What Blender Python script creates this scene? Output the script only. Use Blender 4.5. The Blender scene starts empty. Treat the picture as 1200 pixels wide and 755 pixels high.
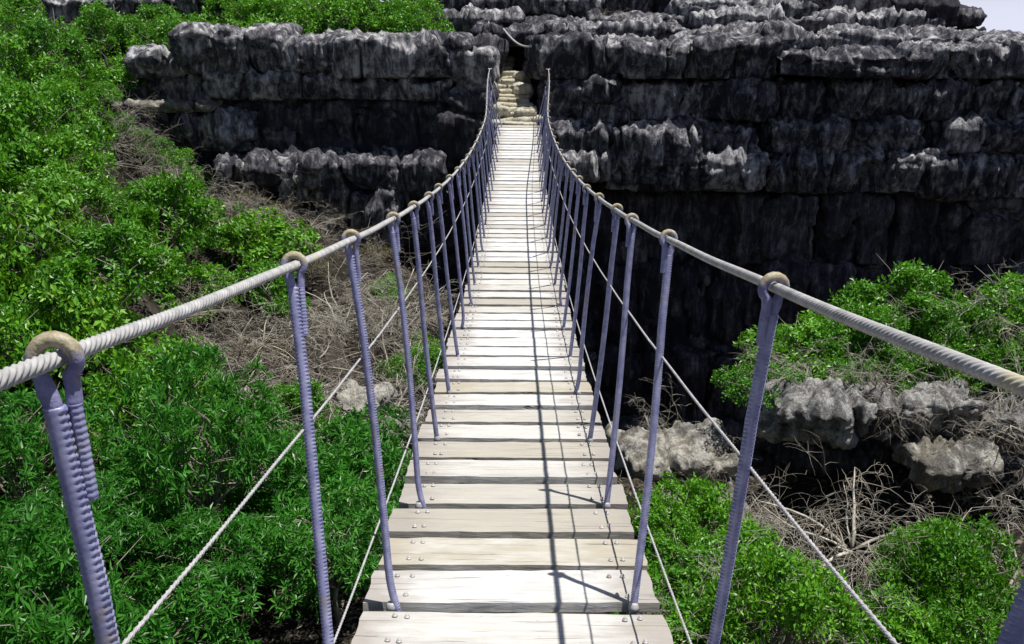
import bpy, math, random
import numpy as np
from mathutils import Vector, Matrix, Euler

# ------------------------------------------------------------------ camera, sky, sun
SC = bpy.context.scene
COL = SC.collection
FPX = 1178.0                       # focal length in units of a 1200 wide frame
PITCH = math.radians(15.6)
EYE = 1.5
cd = bpy.data.cameras.new("camera")
cam = bpy.data.objects.new("camera", cd)
COL.objects.link(cam)
cam.location = (0, 0, EYE)
cam.rotation_euler = (math.pi / 2 - PITCH, 0, 0)
cd.sensor_width = 36.0
cd.lens = 36.0 * FPX / 1200.0
cd.clip_start = 0.05
cd.clip_end = 3000
SC.camera = cam

SUN_TRAVEL = Vector((-0.30, 0.07, -1.09)).normalized()
to_sun = -SUN_TRAVEL
sun_el = math.asin(to_sun.z)
sun_az = math.atan2(to_sun.x, to_sun.y)
world = bpy.data.worlds.new("World")
SC.world = world
world.use_nodes = True
wn = world.node_tree
wn.nodes.clear()
w_out = wn.nodes.new("ShaderNodeOutputWorld")
w_bg = wn.nodes.new("ShaderNodeBackground")
w_sky = wn.nodes.new("ShaderNodeTexSky")
w_sky.sky_type = 'NISHITA'
w_sky.sun_disc = False
w_sky.sun_elevation = sun_el
w_sky.sun_rotation = sun_az
w_bg.inputs[1].default_value = 0.05
# pale haze and thin cloud low over the horizon, the same all the way round
w_tc = wn.nodes.new("ShaderNodeTexCoord")
w_sep = wn.nodes.new("ShaderNodeSeparateXYZ")
wn.links.new(w_tc.outputs["Generated"], w_sep.inputs[0])
w_no = wn.nodes.new("ShaderNodeTexNoise")
w_no.inputs["Scale"].default_value = 5.0
w_no.inputs["Detail"].default_value = 6.0
w_map = wn.nodes.new("ShaderNodeMapping")
w_map.inputs["Scale"].default_value = (1.0, 1.0, 5.0)
wn.links.new(w_tc.outputs["Generated"], w_map.inputs[0])
wn.links.new(w_map.outputs[0], w_no.inputs["Vector"])
w_add = wn.nodes.new("ShaderNodeMath")
w_add.operation = 'MULTIPLY_ADD'
w_add.inputs[1].default_value = 0.35
wn.links.new(w_no.outputs[0], w_add.inputs[0])
w_neg = wn.nodes.new("ShaderNodeMath")
w_neg.operation = 'MULTIPLY_ADD'
w_neg.inputs[1].default_value = -2.6
w_neg.inputs[2].default_value = 0.72
wn.links.new(w_sep.outputs[2], w_neg.inputs[0])
wn.links.new(w_neg.outputs[0], w_add.inputs[2])
w_add.use_clamp = True
w_mix = wn.nodes.new("ShaderNodeMix")
w_mix.data_type = 'RGBA'
wn.links.new(w_add.outputs[0], w_mix.inputs[0])
wn.links.new(w_sky.outputs[0], w_mix.inputs[6])
w_mix.inputs[7].default_value = (12.0, 12.3, 15.0, 1.0)
wn.links.new(w_mix.outputs[2], w_bg.inputs[0])
wn.links.new(w_bg.outputs[0], w_out.inputs[0])
sl = bpy.data.lights.new("sun", 'SUN')
sl.energy = 5.0
sl.angle = math.radians(0.5)
sl.color = (1.0, 0.96, 0.89)
sun = bpy.data.objects.new("sun", sl)
COL.objects.link(sun)
sun.location = (10, 4, 40)
sun.rotation_euler = SUN_TRAVEL.to_track_quat('-Z', 'Y').to_euler()
SC.view_settings.view_transform = 'Standard'
SC.view_settings.look = 'None'
SC.view_settings.gamma = 1.0
SC.view_settings.exposure = 0.45
SC.render.engine = 'CYCLES'
SC.cycles.max_bounces = 6
SC.cycles.diffuse_bounces = 3
SC.cycles.transmission_bounces = 3
SC.cycles.use_denoising = True

# ------------------------------------------------------------------ helpers
CP, SP = math.cos(PITCH), math.sin(PITCH)
def W(px, py, Y):
    """world point at forward distance Y seen along the direction of a photo pixel (1200x755)"""
    v = (py - 377.5) / FPX
    t = Y / (CP - v * SP)
    return Vector((t * (px - 600) / FPX, Y, EYE - t * (SP + v * CP)))
def project(x, y, z):
    d = y * CP - (z - EYE) * SP
    v = -(z - EYE) * CP - y * SP
    return 600 + FPX * x / d, 377.5 + FPX * v / d

def _hash(ix, iy, iz, seed):
    h = (ix.astype(np.int64) * 374761393 + iy.astype(np.int64) * 668265263 + iz.astype(np.int64) * 2147483647 + seed * 1274126177) & 0xFFFFFFFF
    h = ((h ^ (h >> 13)) * 1274126177) & 0xFFFFFFFF
    h = ((h ^ (h >> 16)) * 2246822519) & 0xFFFFFFFF
    return ((h ^ (h >> 15)) & 0xFFFF) / 65535.0
def vnoise(p, seed=0):
    f = np.floor(p)
    i = f.astype(np.int64)
    t = p - f
    t = t * t * t * (t * (t * 6 - 15) + 10)
    r = 0
    for dx in (0, 1):
        wx = t[:, 0] if dx else 1 - t[:, 0]
        for dy in (0, 1):
            wy = t[:, 1] if dy else 1 - t[:, 1]
            for dz in (0, 1):
                wz = t[:, 2] if dz else 1 - t[:, 2]
                r = r + wx * wy * wz * _hash(i[:, 0] + dx, i[:, 1] + dy, i[:, 2] + dz, seed)
    return r * 2 - 1
def fbm(p, seed=0, octaves=4, gain=0.5):
    a, s, r = 1.0, 0.0, 0
    for k in range(octaves):
        r = r + a * vnoise(p * 2.03 ** k + 17.3 * k, seed + k)
        s += a
        a *= gain
    return r / s

def make_mesh(name, verts, faces, smooth=True):
    """faces: (n,3) or (n,4) int array"""
    verts = np.asarray(verts, dtype=np.float32)
    faces = np.asarray(faces, dtype=np.int32)
    m = bpy.data.meshes.new(name)
    n, k = faces.shape
    m.vertices.add(len(verts))
    m.vertices.foreach_set("co", verts.ravel())
    m.loops.add(n * k)
    m.loops.foreach_set("vertex_index", faces.ravel())
    m.polygons.add(n)
    m.polygons.foreach_set("loop_start", np.arange(0, n * k, k, dtype=np.int32))
    m.polygons.foreach_set("use_smooth", np.full(n, smooth, dtype=bool))
    m.update(calc_edges=True)
    return m
def link(name, data, mat=None, parent=None, loc=(0, 0, 0), rot=(0, 0, 0), kind=None):
    o = bpy.data.objects.new(name, data)
    COL.objects.link(o)
    o.location = loc
    o.rotation_euler = rot
    if mat is not None and data is not None and len(data.materials) == 0:
        data.materials.append(mat)
    if parent is not None:
        o.parent = parent
    if kind:
        o["kind"] = kind
    return o
def tag(o, label, cat, group=None):
    o["label"] = label
    o["category"] = cat
    if group:
        o["group"] = group
    return o

class Mesh:
    def __init__(self):
        self.v, self.f, self.n = [], [], 0
    def add(self, v, f):
        v = np.asarray(v, dtype=np.float64)
        f = np.asarray(f, dtype=np.int64)
        self.v.append(v)
        self.f.append(f + self.n)
        self.n += len(v)
    def tube(self, pts, rad, sides=6, cap=True, ripple=None):
        pts = np.asarray(pts, dtype=np.float64)
        n = len(pts)
        rad = np.broadcast_to(np.asarray(rad, dtype=np.float64), (n,))
        tan = np.gradient(pts, axis=0)
        tan /= np.linalg.norm(tan, axis=1)[:, None] + 1e-12
        ref = np.array([0.0, 0.0, 1.0]) if abs(tan[0][2]) < 0.9 else np.array([0.0, 1.0, 0.0])
        U = np.zeros_like(pts)
        u = np.cross(tan[0], ref)
        u /= np.linalg.norm(u)
        for i in range(n):
            u = u - tan[i] * np.dot(u, tan[i])
            u /= np.linalg.norm(u) + 1e-12
            U[i] = u
        V = np.cross(tan, U)
        a = np.arange(sides) * 2 * math.pi / sides
        r = rad[:, None] * np.ones((1, sides))
        if ripple is not None:
            r = r * ripple
        P = pts[:, None, :] + r[..., None] * (np.cos(a)[None, :, None] * U[:, None, :] + np.sin(a)[None, :, None] * V[:, None, :])
        P = P.reshape(-1, 3)
        i = np.arange(n - 1)[:, None] * sides
        j = np.arange(sides)[None, :]
        j2 = (j + 1) % sides
        F = np.stack([i + j, i + j2, i + sides + j2, i + sides + j], -1).reshape(-1, 4)
        if cap:
            P = np.vstack([P, pts[0], pts[-1]])
            c0, c1 = n * sides, n * sides + 1
            jj = np.arange(sides)
            k = (jj + 1) % sides
            e = (n - 1) * sides
            F = np.vstack([F, np.stack([k, jj, np.full(sides, c0), np.full(sides, c0)], -1),
                           np.stack([e + jj, e + k, np.full(sides, c1), np.full(sides, c1)], -1)])
        self.add(P, F)
    def mesh(self, name, smooth=True):
        v = np.vstack(self.v)
        f = np.vstack(self.f)
        if f.shape[1] == 4:
            tri = f[:, 2] == f[:, 3]
            f = np.vstack([f[~tri][:, [0, 1, 2]], f[~tri][:, [0, 2, 3]], f[tri][:, :3]])
        return make_mesh(name, v, f, smooth)

# ------------------------------------------------------------------ materials
def new_mat(name):
    m = bpy.data.materials.new(name)
    m.use_nodes = True
    nt = m.node_tree
    nt.nodes.clear()
    return m, nt
def nd(nt, typ, **kw):
    n = nt.nodes.new(typ)
    for k, v in kw.items():
        if k.startswith("i_"):
            n.inputs[k[2:].replace("_", " ")].default_value = v
        else:
            setattr(n, k, v)
    return n
def ramp(nt, src, stops):
    r = nt.nodes.new("ShaderNodeValToRGB")
    e = r.color_ramp.elements
    while len(e) > 1:
        e.remove(e[0])
    e[0].position = stops[0][0]
    e[0].color = stops[0][1]
    for p, c in stops[1:]:
        x = e.new(p)
        x.color = c
    nt.links.new(src, r.inputs[0])
    return r.outputs[0]
def c4(*c):
    return (c[0], c[1], c[2], 1.0)
def g4(v):
    return (v, v, v, 1.0)
def noise(nt, coord, scale, detail=4, rough=0.55, vec_scale=None):
    if vec_scale is not None:
        mp = nt.nodes.new("ShaderNodeMapping")
        mp.inputs["Scale"].default_value = vec_scale
        nt.links.new(coord, mp.inputs[0])
        coord = mp.outputs[0]
    n = nt.nodes.new("ShaderNodeTexNoise")
    n.inputs["Scale"].default_value = scale
    n.inputs["Detail"].default_value = detail
    n.inputs["Roughness"].default_value = rough
    nt.links.new(coord, n.inputs["Vector"])
    return n.outputs[0]
def mixc(nt, fac, a, b, mode='MIX'):
    m = nt.nodes.new("ShaderNodeMix")
    m.data_type = 'RGBA'
    m.blend_type = mode
    for s, v in ((0, fac), (6, a), (7, b)):
        if isinstance(v, bpy.types.NodeSocket):
            nt.links.new(v, m.inputs[s])
        else:
            m.inputs[s].default_value = v
    return m.outputs[2]
def math_n(nt, op, a, b=None):
    m = nt.nodes.new("ShaderNodeMath")
    m.operation = op
    for s, v in ((0, a), (1, b)):
        if v is None:
            continue
        if isinstance(v, bpy.types.NodeSocket):
            nt.links.new(v, m.inputs[s])
        else:
            m.inputs[s].default_value = v
    return m.outputs[0]
def principled(nt, col, rough=0.8, bump=None, bump_d=0.01, bump_s=1.0, metallic=0.0, spec=0.5):
    p = nt.nodes.new("ShaderNodeBsdfPrincipled")
    out = nt.nodes.new("ShaderNodeOutputMaterial")
    if isinstance(col, bpy.types.NodeSocket):
        nt.links.new(col, p.inputs["Base Color"])
    else:
        p.inputs["Base Color"].default_value = col
    if isinstance(rough, bpy.types.NodeSocket):
        nt.links.new(rough, p.inputs["Roughness"])
    else:
        p.inputs["Roughness"].default_value = rough
    p.inputs["Metallic"].default_value = metallic
    p.inputs["Specular IOR Level"].default_value = spec
    if bump is not None:
        b = nt.nodes.new("ShaderNodeBump")
        b.inputs["Distance"].default_value = bump_d
        b.inputs["Strength"].default_value = bump_s
        nt.links.new(bump, b.inputs["Height"])
        nt.links.new(b.outputs[0], p.inputs["Normal"])
    nt.links.new(p.outputs[0], out.inputs[0])
    return p

def mat_rock(name, light, dark, amount, yellow=0.0):
    m, nt = new_mat(name)
    pos = nt.nodes.new("ShaderNodeNewGeometry").outputs["Position"]
    streak = noise(nt, pos, 3.4, 6, 0.7, (1.7, 1.7, 0.30))
    blot = noise(nt, pos, 3.2, 6, 0.7)
    fine = noise(nt, pos, 26.0, 4, 0.7)
    rnd = nt.nodes.new("ShaderNodeObjectInfo").outputs["Random"]
    f = math_n(nt, 'ADD', math_n(nt, 'MULTIPLY', streak, 0.66), math_n(nt, 'MULTIPLY', blot, 0.34))
    f = math_n(nt, 'ADD', f, math_n(nt, 'MULTIPLY', math_n(nt, 'SUBTRACT', rnd, 0.5), 0.10))
    base = ramp(nt, f, [(amount - 0.08, dark), (amount + 0.01, c4(*[0.7 * d + 0.3 * l for d, l in zip(dark[:3], light[:3])])), (amount + 0.085, light)])
    col = mixc(nt, 0.55, base, ramp(nt, fine, [(0.3, g4(0.35)), (0.65, g4(1.0))]), 'MULTIPLY')
    if yellow > 0:
        col = mixc(nt, math_n(nt, 'MULTIPLY', ramp(nt, noise(nt, pos, 1.4, 3), [(0.42, g4(0)), (0.6, g4(1))]), yellow), col, c4(0.34, 0.29, 0.17))
    h = math_n(nt, 'ADD', math_n(nt, 'MULTIPLY', fine, 0.6), noise(nt, pos, 13.0, 5, 0.7, (1, 1, 0.16)))
    h = math_n(nt, 'ADD', h, math_n(nt, 'MULTIPLY', noise(nt, pos, 60.0, 3, 0.7), 0.25))
    principled(nt, col, 0.92, h, 0.06, 0.9, spec=0.25)
    return m
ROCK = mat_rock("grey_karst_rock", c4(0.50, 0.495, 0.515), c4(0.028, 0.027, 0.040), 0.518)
ROCK_DARK = mat_rock("shaded_weathered_rock", c4(0.25, 0.245, 0.26), c4(0.036, 0.033, 0.045), 0.54)  # dark weathering plus the shade of recessed rock, both put into the colour
ROCK_PALE = mat_rock("pale_limestone", c4(0.44, 0.425, 0.39), c4(0.085, 0.08, 0.075), 0.47, 0.15)
ROCK_GREY = mat_rock("sunlit_grey_rock", c4(0.38, 0.375, 0.365), c4(0.06, 0.058, 0.06), 0.49)  # paler copy of the rock, sunlight on the ledge put into its colour
ROCK_STEP = mat_rock("worn_step_stone", c4(0.62, 0.585, 0.48), c4(0.14, 0.125, 0.085), 0.42, 0.3)

def mat_ground():
    m, nt = new_mat("leaf_litter_ground")
    pos = nt.nodes.new("ShaderNodeNewGeometry").outputs["Position"]
    a = noise(nt, pos, 1.1, 5, 0.65)
    b = noise(nt, pos, 14.0, 5, 0.7)
    col = ramp(nt, a, [(0.35, c4(0.018, 0.015, 0.012)), (0.52, c4(0.034, 0.028, 0.022)), (0.72, c4(0.10, 0.088, 0.072))])
    col = mixc(nt, 0.7, col, ramp(nt, b, [(0.35, g4(0.3)), (0.65, g4(1.0))]), 'MULTIPLY')
    principled(nt, col, 0.95, b, 0.06, 1.0, spec=0.2)
    return m
GROUND = mat_ground()

def mat_leaf(name, dark, mid, light, trans, gloss=0.42):
    m, nt = new_mat(name)
    geo = nt.nodes.new("ShaderNodeNewGeometry")
    obj = nt.nodes.new("ShaderNodeObjectInfo")
    r = math_n(nt, 'ADD', math_n(nt, 'MULTIPLY', geo.outputs["Random Per Island"], 0.62), math_n(nt, 'MULTIPLY', obj.outputs["Random"], 0.33))
    col = ramp(nt, r, [(0.05, dark), (0.45, mid), (0.9, light), (0.945, c4(0.26, 0.22, 0.05)), (1.0, c4(0.30, 0.17, 0.06))])
    p = principled(nt, col, gloss, spec=0.45)
    t = nt.nodes.new("ShaderNodeBsdfTranslucent")
    nt.links.new(mixc(nt, 0.5, col, trans), t.inputs[0])
    mx = nt.nodes.new("ShaderNodeMixShader")
    mx.inputs[0].default_value = 0.28
    nt.links.new(p.outputs[0], mx.inputs[1])
    nt.links.new(t.outputs[0], mx.inputs[2])
    nt.links.new(mx.outputs[0], [n for n in nt.nodes if n.type == 'OUTPUT_MATERIAL'][0].inputs[0])
    return m
LEAF_LANCE = mat_leaf("narrow_leaf_green", c4(0.020, 0.105, 0.010), c4(0.038, 0.185, 0.016), c4(0.085, 0.28, 0.035), c4(0.12, 0.42, 0.03))
LEAF_ROUND = mat_leaf("small_leaf_green", c4(0.025, 0.11, 0.006), c4(0.062, 0.22, 0.009), c4(0.16, 0.38, 0.02), c4(0.2, 0.5, 0.015))
LEAF_BROAD = mat_leaf("yellow_green_leaf", c4(0.035, 0.13, 0.008), c4(0.085, 0.26, 0.012), c4(0.19, 0.42, 0.025), c4(0.3, 0.5, 0.03), 0.5)
LEAF_DRY = mat_leaf("dry_olive_leaf", c4(0.05, 0.05, 0.02), c4(0.11, 0.10, 0.04), c4(0.2, 0.17, 0.08), c4(0.2, 0.16, 0.05), 0.7)

LITTER = mat_leaf("fallen_dry_leaves", c4(0.03, 0.025, 0.02), c4(0.085, 0.07, 0.05), c4(0.28, 0.25, 0.2), c4(0.12, 0.15, 0.08), 0.8)
def mat_bark(name, a, b):
    m, nt = new_mat(name)
    pos = nt.nodes.new("ShaderNodeNewGeometry").outputs["Position"]
    obj = nt.nodes.new("ShaderNodeObjectInfo").outputs["Random"]
    n = noise(nt, pos, 9.0, 4, 0.7)
    col = ramp(nt, n, [(0.3, a), (0.65, b)])
    col = mixc(nt, math_n(nt, 'MULTIPLY', obj, 0.7), col, c4(0.17, 0.14, 0.105))
    principled(nt, col, 0.85, n, 0.004, 0.8, spec=0.25)
    return m
TWIG = mat_bark("pale_dry_twig", c4(0.17, 0.155, 0.13), c4(0.54, 0.515, 0.46))
BARK = mat_bark("grey_bark", c4(0.16, 0.14, 0.12), c4(0.42, 0.39, 0.34))

def mat_wood(name="bleached_plank_wood", dirty=0.0):
    m, nt = new_mat(name)
    tc = nt.nodes.new("ShaderNodeTexCoord").outputs["Object"]
    obj = nt.nodes.new("ShaderNodeObjectInfo")
    rnd = obj.outputs["Random"]
    off = nt.nodes.new("ShaderNodeVectorMath")
    off.operation = 'ADD'
    nt.links.new(tc, off.inputs[0])
    cmb = nt.nodes.new("ShaderNodeCombineXYZ")
    nt.links.new(math_n(nt, 'MULTIPLY', rnd, 40.0), cmb.inputs[0])
    nt.links.new(math_n(nt, 'MULTIPLY', rnd, 23.0), cmb.inputs[1])
    nt.links.new(cmb.outputs[0], off.inputs[1])
    co = off.outputs[0]
    grain = noise(nt, co, 7.0, 6, 0.65, (0.5, 9.0, 4.0))
    stain = noise(nt, co, 3.5, 4, 0.6, (1.0, 2.2, 1.0))
    speck = noise(nt, co, 60.0, 3, 0.6, (0.6, 1.5, 1.0))
    col = ramp(nt, grain, [(0.25, c4(0.34, 0.335, 0.33)), (0.42, c4(0.50, 0.498, 0.495)), (0.7, c4(0.59, 0.59, 0.592))])
    tone = ramp(nt, rnd, [(0.0, c4(0.66, 0.62, 0.53)), (0.15, c4(0.84, 0.82, 0.77)), (0.45, c4(0.97, 0.96, 0.94)), (1.0, c4(1, 1, 1))])
    col = mixc(nt, 1.0, col, tone, 'MULTIPLY')
    # worn dirt towards the bolted ends of a plank
    sx = nt.nodes.new("ShaderNodeSeparateXYZ")
    nt.links.new(tc, sx.inputs[0])
    ax = math_n(nt, 'ABSOLUTE', sx.outputs[0])
    e = math_n(nt, 'ADD', ax, math_n(nt, 'MULTIPLY', math_n(nt, 'SUBTRACT', stain, 0.5), 0.55))
    ends = ramp(nt, e, [(0.23, g4(0.0)), (0.41, g4(0.8))])
    col = mixc(nt, ends, col, c4(0.27, 0.245, 0.22))
    yel = math_n(nt, 'MULTIPLY', ramp(nt, stain, [(0.60, g4(0)), (0.75, g4(1))]), 0.35)
    col = mixc(nt, yel, col, c4(0.42, 0.36, 0.21))
    col = mixc(nt, ramp(nt, speck, [(0.66, g4(0)), (0.74, g4(0.6))]), col, c4(0.2, 0.18, 0.15))
    weather = noise(nt, co, 2.2, 5, 0.7, (1.0, 3.0, 1.0))
    col = mixc(nt, math_n(nt, 'MULTIPLY', ramp(nt, weather, [(0.50, g4(0)), (0.68, g4(1))]), 0.5), col, c4(0.31, 0.30, 0.285))
    if dirty:
        col = mixc(nt, math_n(nt, 'MULTIPLY', ramp(nt, noise(nt, tc, 5.0, 5, 0.65, (1.0, 2.5, 1.0)), [(0.30, g4(0.25)), (0.6, g4(1))]), dirty), col, c4(0.33, 0.295, 0.215))
    split = noise(nt, co, 5.0, 3, 0.5, (0.35, 16.0, 3.0))
    line = ramp(nt, split, [(0.645, g4(0)), (0.665, g4(0.85)), (0.70, g4(0))])
    col = mixc(nt, line, col, c4(0.10, 0.09, 0.08))
    grain = math_n(nt, 'SUBTRACT', grain, line)
    principled(nt, col, 0.8, grain, 0.006, 0.7, spec=0.3)
    return m
WOOD = mat_wood()
WOOD_STAINED = mat_wood("stained_plank_wood", 0.75)

def mat_metal(name, a, b, rust, rust_amt, rough=0.5):
    m, nt = new_mat(name)
    tc = nt.nodes.new("ShaderNodeNewGeometry").outputs["Position"]
    n = noise(nt, tc, 30.0, 4, 0.7)
    n2 = noise(nt, tc, 11.0, 4, 0.7)
    col = ramp(nt, n, [(0.3, a), (0.65, b)])
    col = mixc(nt, ramp(nt, n2, [(0.62 - rust_amt, g4(0)), (0.72 - rust_amt, g4(0.9))]), col, rust)
    principled(nt, col, rough, n, 0.001, 0.5, spec=0.5)
    return m
ROD = mat_metal("blue_grey_painted_rebar", c4(0.14, 0.145, 0.30), c4(0.31, 0.315, 0.475), c4(0.22, 0.20, 0.19), 0.05, 0.42)
def mat_loop():
    """blue grey bar with yellow lichen and rust over the top of the bend"""
    m, nt = new_mat("stained_loop_bar")
    tc = nt.nodes.new("ShaderNodeTexCoord").outputs["Object"]
    pos = nt.nodes.new("ShaderNodeNewGeometry").outputs["Position"]
    sep = nt.nodes.new("ShaderNodeSeparateXYZ")
    nt.links.new(tc, sep.inputs[0])
    n = noise(nt, pos, 35.0, 5, 0.7)
    n2 = noise(nt, pos, 90.0, 3, 0.7)
    col = ramp(nt, n, [(0.3, c4(0.12, 0.12, 0.27)), (0.65, c4(0.26, 0.26, 0.40))])
    k = math_n(nt, 'ADD', sep.outputs[2], math_n(nt, 'MULTIPLY', math_n(nt, 'SUBTRACT', n, 0.5), 0.09))
    k = math_n(nt, 'MULTIPLY', math_n(nt, 'SUBTRACT', k, 1.085), 40.0)
    stain = ramp(nt, n2, [(0.3, c4(0.20, 0.15, 0.07)), (0.55, c4(0.33, 0.29, 0.17)), (0.75, c4(0.46, 0.44, 0.37))])
    col = mixc(nt, ramp(nt, k, [(0.0, g4(0)), (0.8, g4(0.92))]), col, stain)
    principled(nt, col, 0.6, n2, 0.002, 0.8, spec=0.4)
    return m
LOOP = mat_loop()
ROPE = mat_metal("weathered_wire_rope", c4(0.24, 0.238, 0.24), c4(0.45, 0.445, 0.44), c4(0.42, 0.38, 0.27), 0.03, 0.5)
WIRE = mat_metal("thin_wire_rope", c4(0.28, 0.275, 0.30), c4(0.45, 0.44, 0.44), c4(0.42, 0.36, 0.24), 0.0, 0.45)
STEEL = mat_metal("galvanised_bolt", c4(0.26, 0.25, 0.25), c4(0.46, 0.45, 0.44), c4(0.2, 0.16, 0.12), 0.04, 0.45)

# ------------------------------------------------------------------ terrain
CTRL = []          # ground heights: seen canopy pixel, distance, canopy height above the ground
for px, py, Y, dh in [(40, 740, 7.2, 1.3), (180, 740, 7.4, 1.3), (300, 740, 7.6, 1.3), (420, 740, 7.8, 1.3),
                      (40, 600, 8.6, 1.3), (300, 600, 9.2, 1.3), (430, 590, 9.8, 1.2), (300, 520, 10.6, 1.2), (40, 500, 9.8, 1.3),
                      (470, 520, 11.5, 1.0), (400, 420, 14.5, 0.9), (250, 450, 12.5, 1.0), (500, 400, 15.5, 0.8), (300, 350, 15.5, 1.0),
                      (90, 330, 12.5, 1.4), (90, 230, 14.0, 1.3), (250, 265, 16.5, 1.3), (420, 310, 18.0, 0.9), (330, 215, 20.0, 0.9),
                      (450, 262, 20.5, 0.9), (90, 130, 17.0, 1.3), (20, 180, 15.0, 1.3), (200, 190, 19.5, 0.9), (60, 60, 20.5, 1.0), (-150, 100, 18, 1.2), (-150, 400, 10, 1.2),
                      (560, 520, 19.0, 0.3), (700, 545, 18.5, 0.6), (820, 555, 19.0, 0.6), (760, 550, 16.5, 0.6), (900, 540, 20.5, .6), (1000, 540, 20.5, .6), (640, 600, 10.5, 1.0), (780, 540, 13.6, 1.3),
                      (820, 680, 9.6, 1.0), (900, 740, 8.4, 1.0), (1100, 720, 9.0, 1.0), (1060, 640, 10.4, 1.5), (1000, 580, 11.6, 2.2),
                      (1020, 470, 13.3, 1.0), (1180, 450, 13.3, 1.2), (1150, 560, 11.8, 1.0), (1150, 520, 18.0, 0.5), (950, 560, 17.0, 0.5), (1350, 500, 12, 1), (1350, 700, 9, 1)]:
    p = W(px, py, Y)
    CTRL.append((p.x, p.y, p.z - dh))
CTRL += [(-1.5, 4.0, -4.4), (1.5, 4.0, -5.0), (-5, 4.0, -4.0), (5, 4.2, -4.6), (0.3, 14, -6.4), (1.0, 20, -8.2), (2.5, 22, -8.5), (6, 22, -8.5)]
CTRL = np.array(CTRL)
def sstep(a, b, x):
    t = np.clip((x - a) / (b - a), 0, 1)
    return t * t * (3 - 2 * t)
def height(x, y):
    x = np.atleast_1d(np.asarray(x, float))
    y = np.atleast_1d(np.asarray(y, float))
    d2 = (x[:, None] - CTRL[:, 0]) ** 2 + (y[:, None] - CTRL[:, 1]) ** 2
    w = 1.0 / (d2 + 0.35) ** 1.8
    z = (w * CTRL[:, 2]).sum(1) / w.sum(1)
    pt = np.stack([x, y, np.zeros_like(x)], 1)
    z = z + 0.18 * fbm(pt * 0.9, 3, 4)
    # plateau behind the cliffs
    plat = 0.75 + 0.25 * vnoise(pt * 0.25, 9) - 0.03 * np.clip(y - 36, 0, 150) + 2.0 * sstep(24.5, 31, y) * (1 - sstep(3, 8, x))
    front = np.where(x < -0.9, 23.1, 23.8)
    k = sstep(front, front + 0.7, y)
    gul = np.exp(-((x + 0.0) / 0.75) ** 2)
    stair = -0.35 + np.clip((y - 21.2) / 4.6, 0, 1) * 1.15
    kk = sstep(21.0, 21.4, y)
    z = z * (1 - k) + plat * k
    z = np.where(y > 20.9, z * (1 - gul * kk) + np.minimum(stair, plat + 0.2) * gul * kk, z)
    # near bank where the bridge starts
    nb = 1 - sstep(0.55, 2.6, y)
    z = z * (1 - nb) + (-0.02 + 0.02 * vnoise(pt * 1.3, 5)) * nb
    return z
def axis(lo, hi, step, far):
    core = list(np.arange(lo, hi + 1e-6, step))
    out = []
    d, s = step, step
    while d < far:
        out.append(d)
        s *= 1.35
        d += s
    return np.array([lo - q for q in reversed(out)] + core + [hi + q for q in out])
gx = axis(-16, 16, 0.16, 900)
gy = axis(-3, 27, 0.16, 900)
GX, GY = np.meshgrid(gx, gy)
gz = height(GX.ravel(), GY.ravel())
nx, ny = len(gx), len(gy)
ii, jj = np.meshgrid(np.arange(nx - 1), np.arange(ny - 1))
a0 = (jj * nx + ii).ravel()
gf = np.stack([a0, a0 + 1, a0 + nx + 1, a0 + nx], 1)
link("ground", make_mesh("ground", np.stack([GX.ravel(), GY.ravel(), gz], 1), gf), GROUND, kind="structure")
def hz(x, y):
    return float(height([x], [y])[0])

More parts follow.
